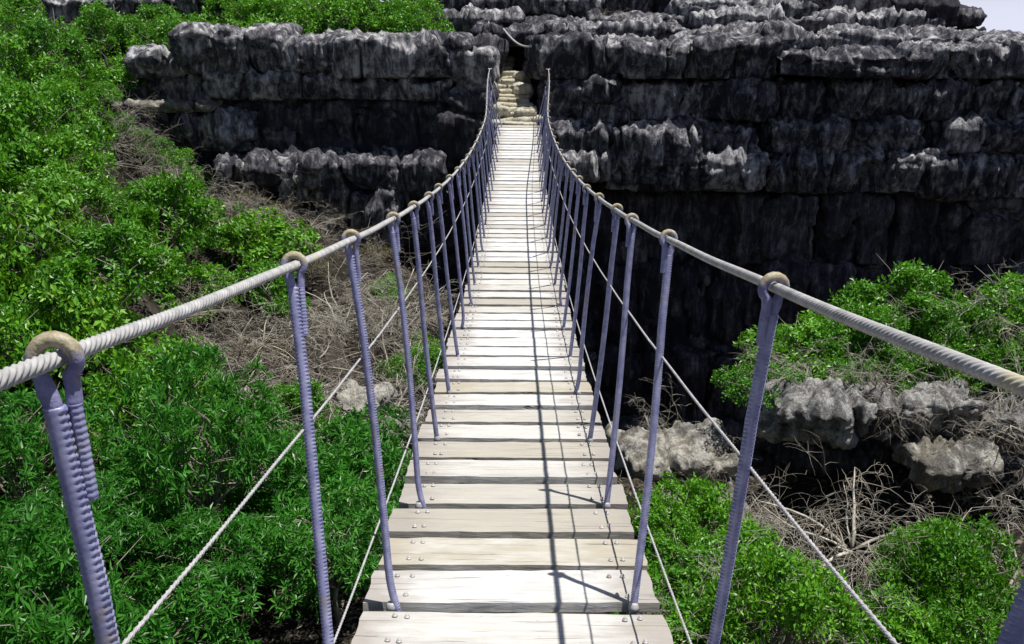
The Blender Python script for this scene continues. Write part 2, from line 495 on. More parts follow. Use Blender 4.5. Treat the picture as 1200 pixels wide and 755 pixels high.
# ------------------------------------------------------------------ rock
def rock_arrays(hx, hy, hzz, seed, r=0.22, step=0.043, flute=0.06, rough=0.07, lump=0.13, taper=0.0, under=1.0, spk=1.0, pf=1.0, vert=1.0):
    """rounded fluted block, origin at its centre, front face towards -Y"""
    def seg(h, s):
        return max(4, int(round(2 * h / s)))
    na, nb, nc = seg(hx, step), max(4, seg(hy, step * 1.9)), seg(hzz, step)
    def face(u, v):
        U, V = np.meshgrid(np.linspace(-1, 1, u + 1), np.linspace(-1, 1, v + 1))
        i, j = np.meshgrid(np.arange(u), np.arange(v))
        a = (j * (u + 1) + i).ravel()
        return U.ravel(), V.ravel(), np.stack([a, a + 1, a + u + 2, a + u + 1], 1)
    V, F, n = [], [], 0
    for axis_, sgn in ((1, -1), (1, 1), (0, -1), (0, 1), (2, -1), (2, 1)):
        if axis_ == 1:
            u, v, f = face(na, nc)
            q = np.stack([u, np.full_like(u, sgn), v], 1)
            fl = sgn > 0
        elif axis_ == 0:
            u, v, f = face(nb, nc)
            q = np.stack([np.full_like(u, sgn), u, v], 1)
            fl = sgn < 0
        else:
            u, v, f = face(na, nb)
            q = np.stack([u, v, np.full_like(u, sgn)], 1)
            fl = sgn < 0
        F.append((f[:, ::-1] if fl else f) + n)
        V.append(q)
        n += len(q)
    q = np.vstack(V)
    F = np.vstack(F)
    key = np.round(q * 100000).astype(np.int64)
    _, first, inv = np.unique(key, axis=0, return_index=True, return_inverse=True)
    inv = inv.ravel()
    q = q[first]
    F = inv[F]
    H = np.array([hx, hy, hzz])
    r = min(r, 0.95 * H.min())
    P0 = q * H
    core = np.clip(P0, -(H - r), H - r)
    d = P0 - core
    ln = np.linalg.norm(d, axis=1)[:, None]
    dn = np.where(ln > 1e-9, d / np.maximum(ln, 1e-9), q)
    P = core + r * dn * np.minimum(1, ln / r * 1.0 + 0)
    P = core + np.where(ln > 1e-9, dn * r * np.minimum(1.0, np.abs(d).max(1)[:, None] / r), 0)
    so = seed * 7.31
    s3 = P + so
    # big lumps, vertical flutes and pits
    vz = 1.0 - 0.6 * vert
    big = fbm(s3 * np.array([1.2, 1.2, 1.1 * vz]), seed, 3)
    xw = P[:, 0] + 0.12 * vnoise(s3 * 1.7, seed + 5) + so
    fl1 = vnoise(np.stack([xw * 4.2, P[:, 1] * 2 + so, P[:, 2] * 0.55 + so], 1), seed + 11)
    fl2 = vnoise(np.stack([xw * 10.5, P[:, 1] * 4 + so, P[:, 2] * 1.1 + so], 1), seed + 12)
    flt = (1 - np.abs(fl1)) * 0.65 + (1 - np.abs(fl2)) * 0.35 - 0.6
    fl3 = 0.5 - np.abs(vnoise(np.stack([xw * 13.0, P[:, 1] * 6 + so, P[:, 2] * 1.6 + so], 1), seed + 14))
    pit = fbm(s3 * np.array([5.5, 5.5, 5.2 * vz]) * pf, seed + 20, 4, 0.6)
    lam = vnoise(np.stack([P[:, 0] * 0.5 + so, P[:, 1] * 0.5, P[:, 2] * 9 + so], 1), seed + 31)
    crk = np.abs(vnoise(np.stack([xw * 1.25, P[:, 1] * 0.6 + so, P[:, 2] * 0.5 + so], 1), seed + 41))
    crk2 = np.abs(vnoise(np.stack([P[:, 0] * 0.5 + so, P[:, 1] * 0.6, P[:, 2] * 2.6 + 0.4 * big + so], 1), seed + 43))
    crack = -0.30 * np.exp(-(crk / 0.07) ** 2) - 0.07 * np.exp(-(crk2 / 0.07) ** 2)
    spike = np.clip(q[:, 2], 0, 1) ** 2 * 0.12 * (1 - 2.2 * np.abs(vnoise(np.stack([xw * 3.1, P[:, 1] * 3.1 + so, 0 * xw + so], 1), seed + 47)))
    fl0 = 1 - np.abs(vnoise(np.stack([xw * 1.9, P[:, 1] * 1.2 + so, P[:, 2] * 0.35 + so], 1), seed + 13))
    facet = np.abs(vnoise(s3 * np.array([1.7, 1.7, 1.4 * vz]) + 0.25 * big[:, None], seed + 51)) + 0.5 * np.abs(vnoise(s3 * np.array([3.6, 3.6, 3.0 * vz]), seed + 52))
    amt = lump * big + flute * (2.0 * flt + 1.9 * (fl0 - 0.55) + 1.9 * fl3) + lump * 0.9 * (0.45 - facet) + rough * 0.8 * pit + 0.02 * lam + crack * min(1.0, hx * 1.6) * spk + spike * spk
    dirn = dn.copy()
    dirn[:, 2] *= np.where(dirn[:, 2] < 0, 0.75 - 0.6 * vert, 0.75)
    P = P + dirn * amt[:, None]
    # overhanging shoulder, hollowed below
    prof = np.interp(P[:, 2] / hzz + 0.45 * vnoise(np.stack([xw * 2.3, P[:, 1] + so, 0.3 * P[:, 2] + so], 1), seed + 61) + 0.3 * vnoise(np.stack([xw * 7.0, P[:, 1] + so, 0.3 * P[:, 2] + so], 1), seed + 62), [-1, -0.55, 0.1, 0.6, 1], [0.30, 0.17, 0.02, -0.06, 0.05]) * min(1.0, hzz / 0.4)
    P[:, 1] += prof * under * np.clip(-q[:, 1], 0, 1)
    if taper:
        k = 1 - taper * (P[:, 2] / hzz * 0.5 + 0.5)
        P[:, 0] *= k
        P[:, 1] *= k
    return P, F
_rs = [100]
def rock(px0, py0, px1, py1, Y, depth, parent, mat, name="rock_block", tilt=0.0, **kw):
    _rs[0] += 1
    rnd = random.Random(_rs[0])
    if name == "rock_block":
        px0 -= rnd.uniform(-1, 9)
        px1 += rnd.uniform(-1, 9)
        py0 -= rnd.uniform(-3, 2)
        py1 += rnd.uniform(-2, 1)
        Y += rnd.uniform(-0.26, 0.26)
        kw["r"] = kw.get("r", 0.2) * rnd.uniform(0.3, 0.9)
        kw["lump"] = kw.get("lump", 0.16) * rnd.uniform(0.7, 1.5)
        kw["flute"] = kw.get("flute", 0.06) * rnd.uniform(0.6, 1.6)
        tilt += rnd.uniform(-0.03, 0.03)
        if py0 > 90 and rnd.random() < 0.14:
            py1 += rnd.uniform(20, 46)
            Y -= 0.06
    a = W(px0, py1, Y)
    b = W(px1, py0, Y)
    hx, hh = (b.x - a.x) / 2, (b.z - a.z) / 2
    P, F = rock_arrays(hx, depth / 2, hh, _rs[0], **kw)
    o = link(name, make_mesh(name, P, F), mat, parent, ((a.x + b.x) / 2, Y + depth / 2, (a.z + b.z) / 2), (0, tilt, rnd.uniform(-0.13, 0.13)))
    return o

def back_wall(name, x0, x1, y_front, z0, z1, top_depth, seed, mat):
    """rough rock face standing behind the blocks, with its top running back"""
    st = 0.12
    us = np.arange(x0, x1 + st, st)
    n1 = int((z1 - z0) / st)
    rows = [(y_front, z0 + (z1 - z0) * k / n1, 0) for k in range(n1 + 1)]
    rows += [(y_front + k * 0.25, z1 + 0.02 * k, 1) for k in range(1, int(top_depth / 0.25) + 1)]
    yb = rows[-1][0]
    rows += [(yb, z1 - k * 0.5, 1) for k in range(1, 9)]
    P = np.array([[u, r[0], r[1]] for r in rows for u in us])
    top = np.array([r[2] for r in rows for u in us], float)
    big = fbm(P * 0.8, seed, 3)
    fl = 1 - np.abs(vnoise(P * np.array([2.6, 1, 0.35]), seed + 2))
    pit = fbm(P * 3.1, seed + 3, 3)
    strata = vnoise(P * np.array([0.2, 0.2, 2.4]), seed + 4)
    P[:, 1] -= (0.35 * big + 0.28 * fl + 0.12 * pit + 0.16 * strata) * (1 - top) - 0.2 * (1 - top)
    P[:, 2] += top * (0.2 * big + 0.12 * pit)
    n = len(us)
    i, j = np.meshgrid(np.arange(n - 1), np.arange(len(rows) - 1))
    a = (j * n + i).ravel()
    F = np.stack([a, a + 1, a + n + 1, a + n], 1)
    return link(name, make_mesh(name, P, F), mat, kind="structure")

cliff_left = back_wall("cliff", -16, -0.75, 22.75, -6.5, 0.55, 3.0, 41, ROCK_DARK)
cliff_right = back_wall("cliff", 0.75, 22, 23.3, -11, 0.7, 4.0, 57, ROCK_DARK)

L = cliff_left
for args in [
    # top course of the left cliff
    (207, 38, 324, 86, 21.75, 2.4), (322, 44, 399, 87, 21.8, 2.4), (396, 43, 490, 92, 21.7, 2.4), (486, 47, 536, 92, 21.9, 2.2), (150, 62, 212, 92, 22.2, 2.0),
    # second course
    (180, 88, 247, 118, 22.15, 1.6), (245, 88, 328, 118, 22.05, 1.6), (326, 88, 402, 118, 22.1, 1.6), (400, 93, 442, 119, 22.05, 1.6),
    (440, 93, 484, 119, 22.1, 1.6), (482, 93, 526, 120, 22.2, 1.5)]:
    rock(*args, L, ROCK, r=0.2)
rock(534, 60, 570, 116, 21.7, 2.2, L, ROCK, r=0.2)
rock(540, 14, 606, 58, 28.2, 1.6, L, ROCK_DARK, r=0.2)
rock(522, 112, 574, 160, 21.9, 1.8, L, ROCK_DARK, r=0.15)
rock(138, 120, 246, 134, 21.75, 2.0, L, ROCK_PALE, r=0.12, flute=0.03, lump=0.05)
for args in [(136, 134, 192, 178, 22.0, 1.6), (190, 134, 228, 178, 22.05, 1.6), (226, 134, 292, 180, 22.1, 1.6)]:
    rock(*args, L, ROCK, r=0.16)
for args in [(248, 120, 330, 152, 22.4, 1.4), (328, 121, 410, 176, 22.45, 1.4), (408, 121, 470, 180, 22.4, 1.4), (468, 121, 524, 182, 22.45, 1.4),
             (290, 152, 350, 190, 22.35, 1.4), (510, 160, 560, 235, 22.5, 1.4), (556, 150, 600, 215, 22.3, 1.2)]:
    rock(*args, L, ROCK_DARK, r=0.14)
for args in [(438, 186, 474, 238, 21.55, 1.5), (472, 184, 512, 238, 21.6, 1.5), (376, 190, 446, 226, 21.2, 1.7), (384, 226, 456, 262, 21.0, 1.9),
             (258, 190, 300, 236, 21.3, 1.6), (298, 188, 340, 230, 21.35, 1.6), (336, 196, 380, 240, 21.3, 1.6)]:
    rock(*args, L, ROCK, r=0.2, lump=0.18, flute=0.09)
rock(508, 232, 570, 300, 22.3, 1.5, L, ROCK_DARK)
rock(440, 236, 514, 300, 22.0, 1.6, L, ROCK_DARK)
# rocks of the plateau above the left cliff
for args in [(60, 0, 128, 26, 25.5, 2.0), (130, -6, 200, 20, 26.0, 2.0), (205, -10, 262, 34, 25.2, 2.0)]:
    rock(*args, L, ROCK, r=0.2)

R = cliff_right
for args in [
    (626, 46, 704, 95, 21.75, 2.4), (700, 50, 742, 95, 21.9, 2.3), (738, 49, 806, 94, 21.75, 2.4), (804, 50, 826, 94, 21.9, 2.2), (820, 48, 914, 94, 21.7, 2.4),
    (916, 62, 1086, 93, 21.5, 2.7), (1080, 58, 1190, 93, 21.75, 2.5), (1188, 50, 1270, 94, 21.8, 2.4),
    # second course
    (640, 96, 690, 146, 22.0, 1.7), (686, 95, 724, 122, 21.75, 1.8), (684, 121, 728, 146, 22.1, 1.6), (724, 96, 802, 144, 22.05, 1.7), (800, 96, 832, 142, 22.15, 1.6), (830, 96, 884, 142, 22.0, 1.7),
    (882, 97, 990, 142, 21.9, 1.8), (990, 97, 1092, 142, 21.95, 1.8), (1092, 97, 1136, 142, 22.05, 1.7), (1134, 97, 1192, 142, 21.95, 1.7), (1190, 97, 1262, 142, 22.0, 1.7)]:
    rock(*args, R, ROCK, r=0.17)
for args in [
    # third course
    (720, 146, 820, 182, 21.6, 2.0), (655, 150, 704, 183, 21.6, 1.8), (700, 160, 722, 184, 21.9, 1.6), (818, 147, 884, 183, 21.85, 1.8), (914, 146, 984, 182, 21.7, 1.9),
    (984, 145, 1068, 182, 22.15, 1.6), (1064, 146, 1088, 182, 22.0, 1.6), (1086, 145, 1112, 182, 22.3, 1.5), (1110, 146, 1158, 182, 22.05, 1.6), (1156, 146, 1200, 182, 22.0, 1.6), (1198, 146, 1270, 182, 22.0, 1.6),
    # fourth course
    (668, 182, 712, 216, 21.5, 1.8), (708, 180, 750, 226, 21.4, 1.9), (752, 184, 822, 228, 21.75, 1.8), (830, 184, 892, 228, 21.65, 1.9), (906, 184, 988, 228, 21.75, 1.8),
    (986, 184, 1054, 228, 22.1, 1.6), (1052, 184, 1088, 228, 21.95, 1.6), (1086, 182, 1118, 236, 21.75, 1.7), (1114, 186, 1178, 240, 21.8, 1.7), (1176, 184, 1262, 234, 21.9, 1.7)]:
    rock(*args, R, ROCK, r=0.2, flute=0.08)
# lower courses, darker and set further in
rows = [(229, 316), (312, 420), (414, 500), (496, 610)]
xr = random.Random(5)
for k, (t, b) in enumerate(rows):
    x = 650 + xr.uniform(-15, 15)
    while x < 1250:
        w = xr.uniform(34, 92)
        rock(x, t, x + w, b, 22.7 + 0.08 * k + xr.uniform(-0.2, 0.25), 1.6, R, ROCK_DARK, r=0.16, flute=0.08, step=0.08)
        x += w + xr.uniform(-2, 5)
# terraces on top of the right cliff
for args in [
    (563, 34, 655, 56, 24.6, 2.2), (652, 30, 800, 54, 24.4, 2.6), (830, 36, 936, 67, 23.6, 2.2), (930, 38, 1000, 67, 23.7, 2.2), (994, 37, 1166, 62, 23.4, 2.6), (1160, 45, 1290, 62, 23.5, 2.6), (800, 40, 834, 66, 23.9, 2.0),
    (832, 14, 915, 34, 24.8, 2.4), (912, 22, 985, 40, 25.2, 2.4), (982, 18, 1090, 37, 24.9, 2.6),
    (513, -6, 580, 18, 27.4, 2.6), (576, -10, 650, 18, 27.6, 2.6), (640, -8, 700, 20, 27.4, 2.6), (700, -12, 800, 20, 27.8, 2.6), (800, 4, 952, 24, 26.6, 2.6), (800, -22, 880, 6, 28.6, 2.6), (876, -20, 950, 6, 28.4, 2.6), (946, -14, 1050, 22, 26.9, 2.8),
    (520, 18, 600, 40, 26.6, 2.0), (596, 20, 700, 36, 26.8, 2.0), (696, 20, 812, 40, 26.4, 2.0)]:
    rock(*args, R, ROCK, r=0.22)
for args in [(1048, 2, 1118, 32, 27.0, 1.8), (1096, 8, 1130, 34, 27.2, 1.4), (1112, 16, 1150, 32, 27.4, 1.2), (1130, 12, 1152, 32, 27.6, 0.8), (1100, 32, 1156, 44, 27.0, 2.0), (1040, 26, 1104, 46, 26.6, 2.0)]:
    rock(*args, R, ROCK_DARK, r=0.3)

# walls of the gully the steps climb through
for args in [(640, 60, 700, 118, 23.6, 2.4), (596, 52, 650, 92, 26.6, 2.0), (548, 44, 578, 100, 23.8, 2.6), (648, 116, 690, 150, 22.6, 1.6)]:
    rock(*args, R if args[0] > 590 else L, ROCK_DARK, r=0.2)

# ------------------------------------------------------------------ stone steps
stair = link("stone_steps", None, loc=(0, 21.2, W(607, 145, 21.2).z))
tag(stair, "rough pale stone steps climbing through the gap at the far end of the bridge", "steps")
inv = Vector(stair.location)
def child_rock(name, px0, py0, px1, py1, Y, depth, mat, parent, **kw):
    o = rock(px0, py0, px1, py1, Y, depth, None, mat, name, **kw)
    o.parent = parent
    o.location = o.location - parent.location
    return o
st_r = random.Random(9)
N_ST = 15
for k in range(N_ST):
    t = k / (N_ST - 1)
    yb = 149 - 76 * t
    hh = 5.6 + st_r.uniform(-0.8, 1.4)
    xl = 578 + 3 * t + st_r.uniform(-3, 4) - (2 if k == 0 else 0)
    xr_ = 634 - 34 * t + st_r.uniform(-6, 5)
    child_rock("step", xl, yb - hh, xr_, yb + 1.2, 21.2 + 4.2 * t, 0.6, ROCK_STEP, stair, r=0.035, flute=0.004, rough=0.03, lump=0.035, step=0.03, spk=0.0, under=0.3, vert=0.0, tilt=st_r.uniform(-0.05, 0.05))
for (x0, y0, x1, y1, Y, dep, lab) in [
    (575, 122, 602, 146, 21.5, 0.6, "rounded grey boulder at the left end of the lowest stone step"),
    (600, 126, 630, 145, 21.6, 0.5, "flat tan boulder sitting at the foot of the stone steps"),
    (602, 84, 624, 101, 23.9, 0.6, "pale rounded boulder on the right of the upper stone steps"),
    (600, 98, 626, 118, 23.0, 0.6, "pale angular boulder on the right of the middle stone steps")]:
    b = rock(x0, y0, x1, y1, Y, dep, None, ROCK_STEP, "boulder", r=0.2, flute=0.015, rough=0.05, lump=0.1, step=0.03, spk=0.0)
    tag(b, lab, "boulder", "boulders beside the stone steps")

# ------------------------------------------------------------------ boulders and ledges in the gorge
for (x0, y0, x1, y1, Y, dep, mat, lab) in [
    (726, 543, 868, 572, 12.7, 1.3, ROCK_PALE, "broad flat pale boulder just right of the bridge deck"),
    (776, 590, 884, 630, 12.2, 1.0, ROCK_PALE, "pale split boulder under the flat slab right of the bridge"),
    (1080, 546, 1172, 574, 11.6, 0.9, ROCK_PALE, "pale cracked boulder poking out above the bare twigs at right"),
    (908, 474, 1032, 526, 12.3, 1.5, ROCK_GREY, "grey rock ledge under the left half of the right bush"),
    (1024, 474, 1156, 526, 12.3, 1.5, ROCK_GREY, "streaked grey rock ledge under the right half of the right bush"),
    (1150, 486, 1260, 545, 12.2, 1.3, ROCK_GREY, "grey rock ledge at the right edge of the photo"),
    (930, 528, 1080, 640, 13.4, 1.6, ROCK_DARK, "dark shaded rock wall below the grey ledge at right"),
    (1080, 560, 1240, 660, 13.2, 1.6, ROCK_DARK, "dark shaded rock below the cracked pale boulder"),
    (398, 474, 446, 520, 13.6, 0.9, ROCK_PALE, "small knobbly pale boulder in the dry brush left of the deck"),
    (438, 506, 486, 530, 12.6, 0.8, ROCK_PALE, "low pale boulder at the edge of the deck on the left")]:
    b = rock(x0, y0, x1, y1, Y, dep, None, mat, "boulder", r=0.10, flute=0.02, rough=0.15, lump=0.20, step=0.030, spk=0.8, pf=1.9, vert=0.0)
    tag(b, lab, "boulder", "boulders in the gorge")

# ------------------------------------------------------------------ bridge
YM, DMAX, KB = 12.2, 2.165, 0.00612
PLK = 0.29
Y_0 = 2.62
def deck_z(y):
    return EYE - (DMAX - KB * (y - YM) ** 2)
ROLL = -0.0075
bridge = link("suspension_footbridge", None, loc=(0, 0.55, deck_z(0.55)))
tag(bridge, "narrow sagging footbridge of pale planks hung on wire rope with blue rods", "bridge")
BO = Vector(bridge.location)
def bp(x, y, h):
    """point of the bridge: x across, y along, h above the deck"""
    return Vector((x + 0.14 * (y / 21.0) ** 2, y, deck_z(y) + h + (-x) * -ROLL)) - BO
def slope(y):
    return math.atan(2 * KB * (y - YM))

def plank_mesh(seed):
    rnd = random.Random(seed)
    hx, hy, t = 0.44, 0.1165, 0.030
    nx_, ny_ = 14, 5
    top, bot = [], []
    wob = [rnd.uniform(-0.004, 0.004) for _ in range(nx_ + 1)]
    wob2 = [rnd.uniform(-0.004, 0.004) for _ in range(nx_ + 1)]
    e0, e1 = rnd.uniform(-0.012, 0.012), rnd.uniform(-0.012, 0.012)
    cup = rnd.uniform(-0.004, 0.006)
    for j in range(ny_ + 1):
        v = -1 + 2 * j / ny_
        for i in range(nx_ + 1):
            u = -1 + 2 * i / nx_
            x = u * hx + (e0 if u < -0.9 else e1 if u > 0.9 else 0) + (rnd.uniform(-0.004, 0.004) if abs(u) > 0.9 else 0)
            y = v * hy + (wob[i] if v < 0 else wob2[i]) * abs(v)
            z = cup * (v * v) + rnd.uniform(-0.0012, 0.0012)
            top.append((x, y, z))
            bot.append((x, y, z - t))
    P = np.array(top + bot)
    n = len(top)
    F = []
    for j in range(ny_):
        for i in range(nx_):
            a = j * (nx_ + 1) + i
            F.append((a, a + 1, a + nx_ + 2, a + nx_ + 1))
            F.append((n + a, n + a + nx_ + 1, n + a + nx_ + 2, n + a + 1))
    ring = [i for i in range(nx_ + 1)] + [(j * (nx_ + 1) + nx_) for j in range(1, ny_ + 1)] + [ny_ * (nx_ + 1) + i for i in range(nx_ - 1, -1, -1)] + [j * (nx_ + 1) for j in range(ny_ - 1, 0, -1)]
    for q in range(len(ring)):
        a, b = ring[q], ring[(q + 1) % len(ring)]
        F.append((b, a, n + a, n + b))
    return make_mesh("plank", P, np.array(F), False)
planks_m = [plank_mesh(s) for s in range(8)]
# bolt: domed nut on a square washer
def bolt_mesh():
    m = Mesh()
    pts, rad = [(0, 0, 0), (0, 0, 0.003), (0, 0, 0.0031), (0, 0, 0.009), (0, 0, 0.013)], [0.012, 0.012, 0.0085, 0.008, 0.004]
    m.tube(pts, rad, 8)
    return m.mesh("bolt", True)
bolt_m = bolt_mesh()
pr = random.Random(12)
N0, N1 = -7, 63
for n in range(N0, N1 + 1):
    y = Y_0 + (n + 0.5) * PLK
    me = planks_m[pr.randrange(8)]
    o = link("plank", me, WOOD, bridge, bp(0, y, pr.uniform(-0.004, 0.004)), (slope(y) + pr.uniform(-0.012, 0.012), -ROLL + pr.uniform(-0.006, 0.006), pr.uniform(-0.012, 0.012)))
    o.location.x += pr.uniform(-0.012, 0.012)
    if n in (1, 9):
        o.material_slots[0].link = 'OBJECT'
        o.material_slots[0].material = WOOD_STAINED
        o["label"] = "plank with a brownish yellow stain and dirty ends"
    s = pr.choice([1.02, 1.0, 0.95, 0.98, 1.04])
    o.scale = (pr.choice([1, -1]), s * pr.choice([1, -1]), 1)
    if -2 <= n <= 32:
        for sx in (-1, 1):
            for bx in (0.315, 0.352):
                for by in (-0.075, 0.07):
                    b = link("bolt", bolt_m, STEEL, o, (sx * (bx + pr.uniform(-.006, .006)), by + pr.uniform(-.008, .008), 0.002), (0, 0, pr.uniform(0, 3)))
                    b.scale = (0.72, 0.72, 0.75)

def rope_mesh(path, R, lay, step_near, step_far, y_switch, name, strands=6):
    """twisted wire rope with real strands"""
    ys = [path[0]]
    y = path[0]
    while y < path[1]:
        y += step_near if y < y_switch else step_far
        ys.append(min(y, path[1]))
    pts = np.array([path[2](q) for q in ys])
    tan = np.gradient(pts, axis=0)
    tan /= np.linalg.norm(tan, axis=1)[:, None]
    s = np.concatenate([[0], np.cumsum(np.linalg.norm(np.diff(pts, axis=0), axis=1))])
    U = np.cross(tan, np.array([0, 0, 1.0]))
    U /= np.linalg.norm(U, axis=1)[:, None]
    V = np.cross(U, tan)
    per = 5
    k = strands * per
    a = np.arange(k) * 2 * math.pi / k
    prof = R * (0.66 + 0.34 * np.sqrt(np.abs(np.cos(a * strands / 2))))
    ang = a[None, :] + (s * 2 * math.pi / lay)[:, None]
    P = pts[:, None, :] + prof[None, :, None] * (np.cos(ang)[..., None] * U[:, None, :] + np.sin(ang)[..., None] * V[:, None, :])
    n = len(pts)
    i = np.arange(n - 1)[:, None] * k
    j = np.arange(k)[None, :]
    j2 = (j + 1) % k
    F = np.stack([i + j, i + j2, i + k + j2, i + k + j], -1).reshape(-1, 4)
    return make_mesh(name, P.reshape(-1, 3), F)

H_TOP, X_TOP, X_BOT = 1.09, 0.437, 0.356
def flare(y):
    return 0.17 * float(sstep(13.5, 21.4, y))
def rail_h(y, base):
    # small droop between the rods
    ph = ((y - Y_0) / (3 * PLK)) % 1.0
    return base - 0.002 * math.sin(math.pi * ph) ** 2
def along(x_of, h):
    return lambda y: tuple(bp(x_of(y), y, rail_h(y, h)))
YEND = 21.4
for sx in (-1, 1):
    link("handrail_cable", rope_mesh((-1.2, YEND, along(lambda y: sx * (X_TOP + flare(y)), H_TOP)), 0.0092, 0.078, 0.005, 0.010, 5.0, "handrail_cable"), ROPE, bridge)
    xm = X_BOT + (X_TOP - X_BOT) * 0.7
    link("middle_cable", rope_mesh((-1.2, YEND, along(lambda y: sx * (xm + 0.014 + 0.69 * flare(y)), H_TOP * 0.69)), 0.0036, 0.05, 0.015, 0.04, 3.0, "middle_cable"), WIRE, bridge)
    xl = X_BOT + (X_TOP - X_BOT) * 0.22
    link("foot_cable", rope_mesh((-1.2, YEND, along(lambda y: sx * (xl + 0.03 + 0.2 * flare(y)), H_TOP * 0.2)), 0.0036, 0.05, 0.015, 0.04, 3.0, "foot_cable"), WIRE, bridge)
    link("deck_cable", rope_mesh((0.3, YEND, lambda y: tuple(bp(sx * 0.333, y, -0.052))), 0.014, 0.12, 0.03, 0.05, 4.0, "deck_cable", 4), WIRE, bridge)

def eye_path():
    """centre line of the bar's bent end: up beside the shaft, round the cable, down again; (x, y, z) near the loop"""
    cx, cz = X_TOP - X_BOT, H_TOP
    pts = [(cx + 0.0035, 0.0, cz - 0.052), (cx + 0.0045, 0.0, cz - 0.043), (cx + 0.008, 0.001, cz - 0.031)]
    for a in np.linspace(math.radians(-52), math.radians(232), 26):
        pts.append((cx + 0.0190 * math.cos(a), 0.001 - 0.012 * (a + 0.9) / 4.95, cz + 0.0198 * math.sin(a)))
    pts += [(cx - 0.0115, -0.0125, cz - 0.031), (cx - 0.0115, -0.0115, cz - 0.043), (cx - 0.0122, -0.0108, cz - 0.052)]
    return np.array(pts)
def rod_mesh(seed, bend):
    """ribbed bar from the deck to the loop; origin at deck level, leaning outwards in +X"""
    m = Mesh()
    L0, L1 = -0.06, H_TOP - 0.046
    n = 560
    t = np.linspace(0, 1, n)
    z = L0 + (L1 - L0) * t
    fade = np.sin(np.pi * np.clip(z / (H_TOP - 0.07), 0, 1))
    x = (X_TOP - X_BOT) * np.clip(z, 0, None) / H_TOP + 0.010 * fade * math.sin(seed * 2.1)
    x = x + 0.0065 * np.clip((z - 0.85) / 0.2, 0, 1)
    x -= bend * np.exp(-((z + 0.05) / 0.09) ** 2)
    y = 0.008 * fade * math.sin(seed * 3.3)
    sides = 12
    a = np.arange(sides) * 2 * math.pi / sides
    rib = ((np.arange(n)[:, None] + np.round(np.abs(a - math.pi) * 1.2).astype(int)[None, :]) % 4) < 2
    seam = np.abs(np.sin(a)) > 0.86
    rip = np.where(rib & ~seam[None, :], 1.06, 0.85)
    rip = np.where(seam[None, :], 0.94, rip)
    m.tube(np.stack([x, y, z], 1), 0.0112, sides, True, rip)
    return m.mesh("hanger_rod")
def tail_mesh(seed):
    """the bar's end, laid back along the shaft below the loop"""
    m = Mesh()
    n = 60
    t = np.linspace(0, 1, n)
    zz = H_TOP - 0.046 - t * (0.05 + 0.025 * (seed % 3))
    x = (X_TOP - X_BOT) * zz / H_TOP - 0.0092 + 0.001 * t
    sides = 8
    rip = np.where(((np.arange(n) % 4) < 1)[:, None], 1.0, 0.88) * np.ones((1, sides))
    m.tube(np.stack([x, -0.0095 + 0.0 * t, zz], 1), 0.0080, sides, True, rip)
    return m.mesh("rod_tail")
def loop_mesh(seed):
    m = Mesh()
    p = eye_path()
    k = len(p)
    rip = np.where(((np.arange(k) % 2) == 0)[:, None], 1.0, 0.93) * np.ones((1, 8))
    m.tube(p, np.concatenate([[0.0100] * 3, np.full(k - 6, 0.0085), [0.0085] * 3]), 8, True, rip)
    return m.mesh("eye_loop")
def weld_mesh():
    m = Mesh()
    m.tube([(0, 0, -0.012), (0, 0, 0.002), (0, 0, 0.010), (0, 0, 0.016)], [0.016, 0.016, 0.014, 0.012], 9)
    return m.mesh("foot_weld")
rods = [rod_mesh(s, b) for s, b in ((1, 0.0), (2, 0.02), (3, -0.03), (4, 0.0))]
tails = [tail_mesh(s) for s in range(3)]
loops = [loop_mesh(s) for s in range(2)]
weld = weld_mesh()
lean_n = [-9, -3, 0, 3, 6, 12, 20, 27, 40, 64]
lean_v = [0.02, 0.10, 0.13, 0.08, -0.08, -0.2, -0.16, -0.34, -0.36, -0.1]
rr_ = random.Random(77)
for n in range(-9, 64, 3):
    for sx in (-1, 1):
        y = Y_0 + n * PLK + 0.004 + rr_.uniform(-0.01, 0.01)
        lean = float(np.interp(n, lean_n, lean_v)) + rr_.uniform(-0.05, 0.05)
        if n == -3:
            lean = 0.24 if sx < 0 else -0.12
        if n == -6:
            lean = 0.03 if sx < 0 else -0.17
            y = 0.88 if sx < 0 else 0.87
        bow = rr_.uniform(-0.02, 0.02)
        k = rr_.randrange(4)
        base = bp(sx * X_BOT, y, 0)
        th_x = -math.atan2(lean - 0 + (deck_z(y + lean) - deck_z(y)) * 0, H_TOP)
        o = link("hanger_rod", rods[k], ROD, bridge, base)
        o.rotation_mode = 'QUATERNION'
        q = Euler((th_x, bow * 0.4 + sx * flare(y) / H_TOP, 0)).to_quaternion()
        o.rotation_quaternion = q @ Euler((0, 0, 0 if sx > 0 else math.pi)).to_quaternion()
        dz = deck_z(y + lean) - deck_z(y)
        o.scale = (1, 1, (math.sqrt(H_TOP ** 2 + lean ** 2) if abs(lean) > 0 else H_TOP) / H_TOP + dz / H_TOP)
        link("rod_tail", tails[k % 3], ROD, o)
        link("eye_loop", loops[k % 2], LOOP, o)
        if n >= -3:
            link("foot_weld", weld, STEEL, o)
# anchor staples in the rock at the far end
am = Mesh()
am.tube([(-0.028, 0.4, 0), (-0.028, 0, 0), (-0.016, -0.03, 0), (0.016, -0.03, 0), (0.028, 0, 0), (0.028, 0.4, 0)], 0.011, 8)
am = am.mesh("anchor_staple")
for sx in (-1, 1):
    link("anchor_staple", am, STEEL, bridge, bp(sx * (X_TOP + flare(YEND)), YEND + 0.02, H_TOP), (0, 0, 0))

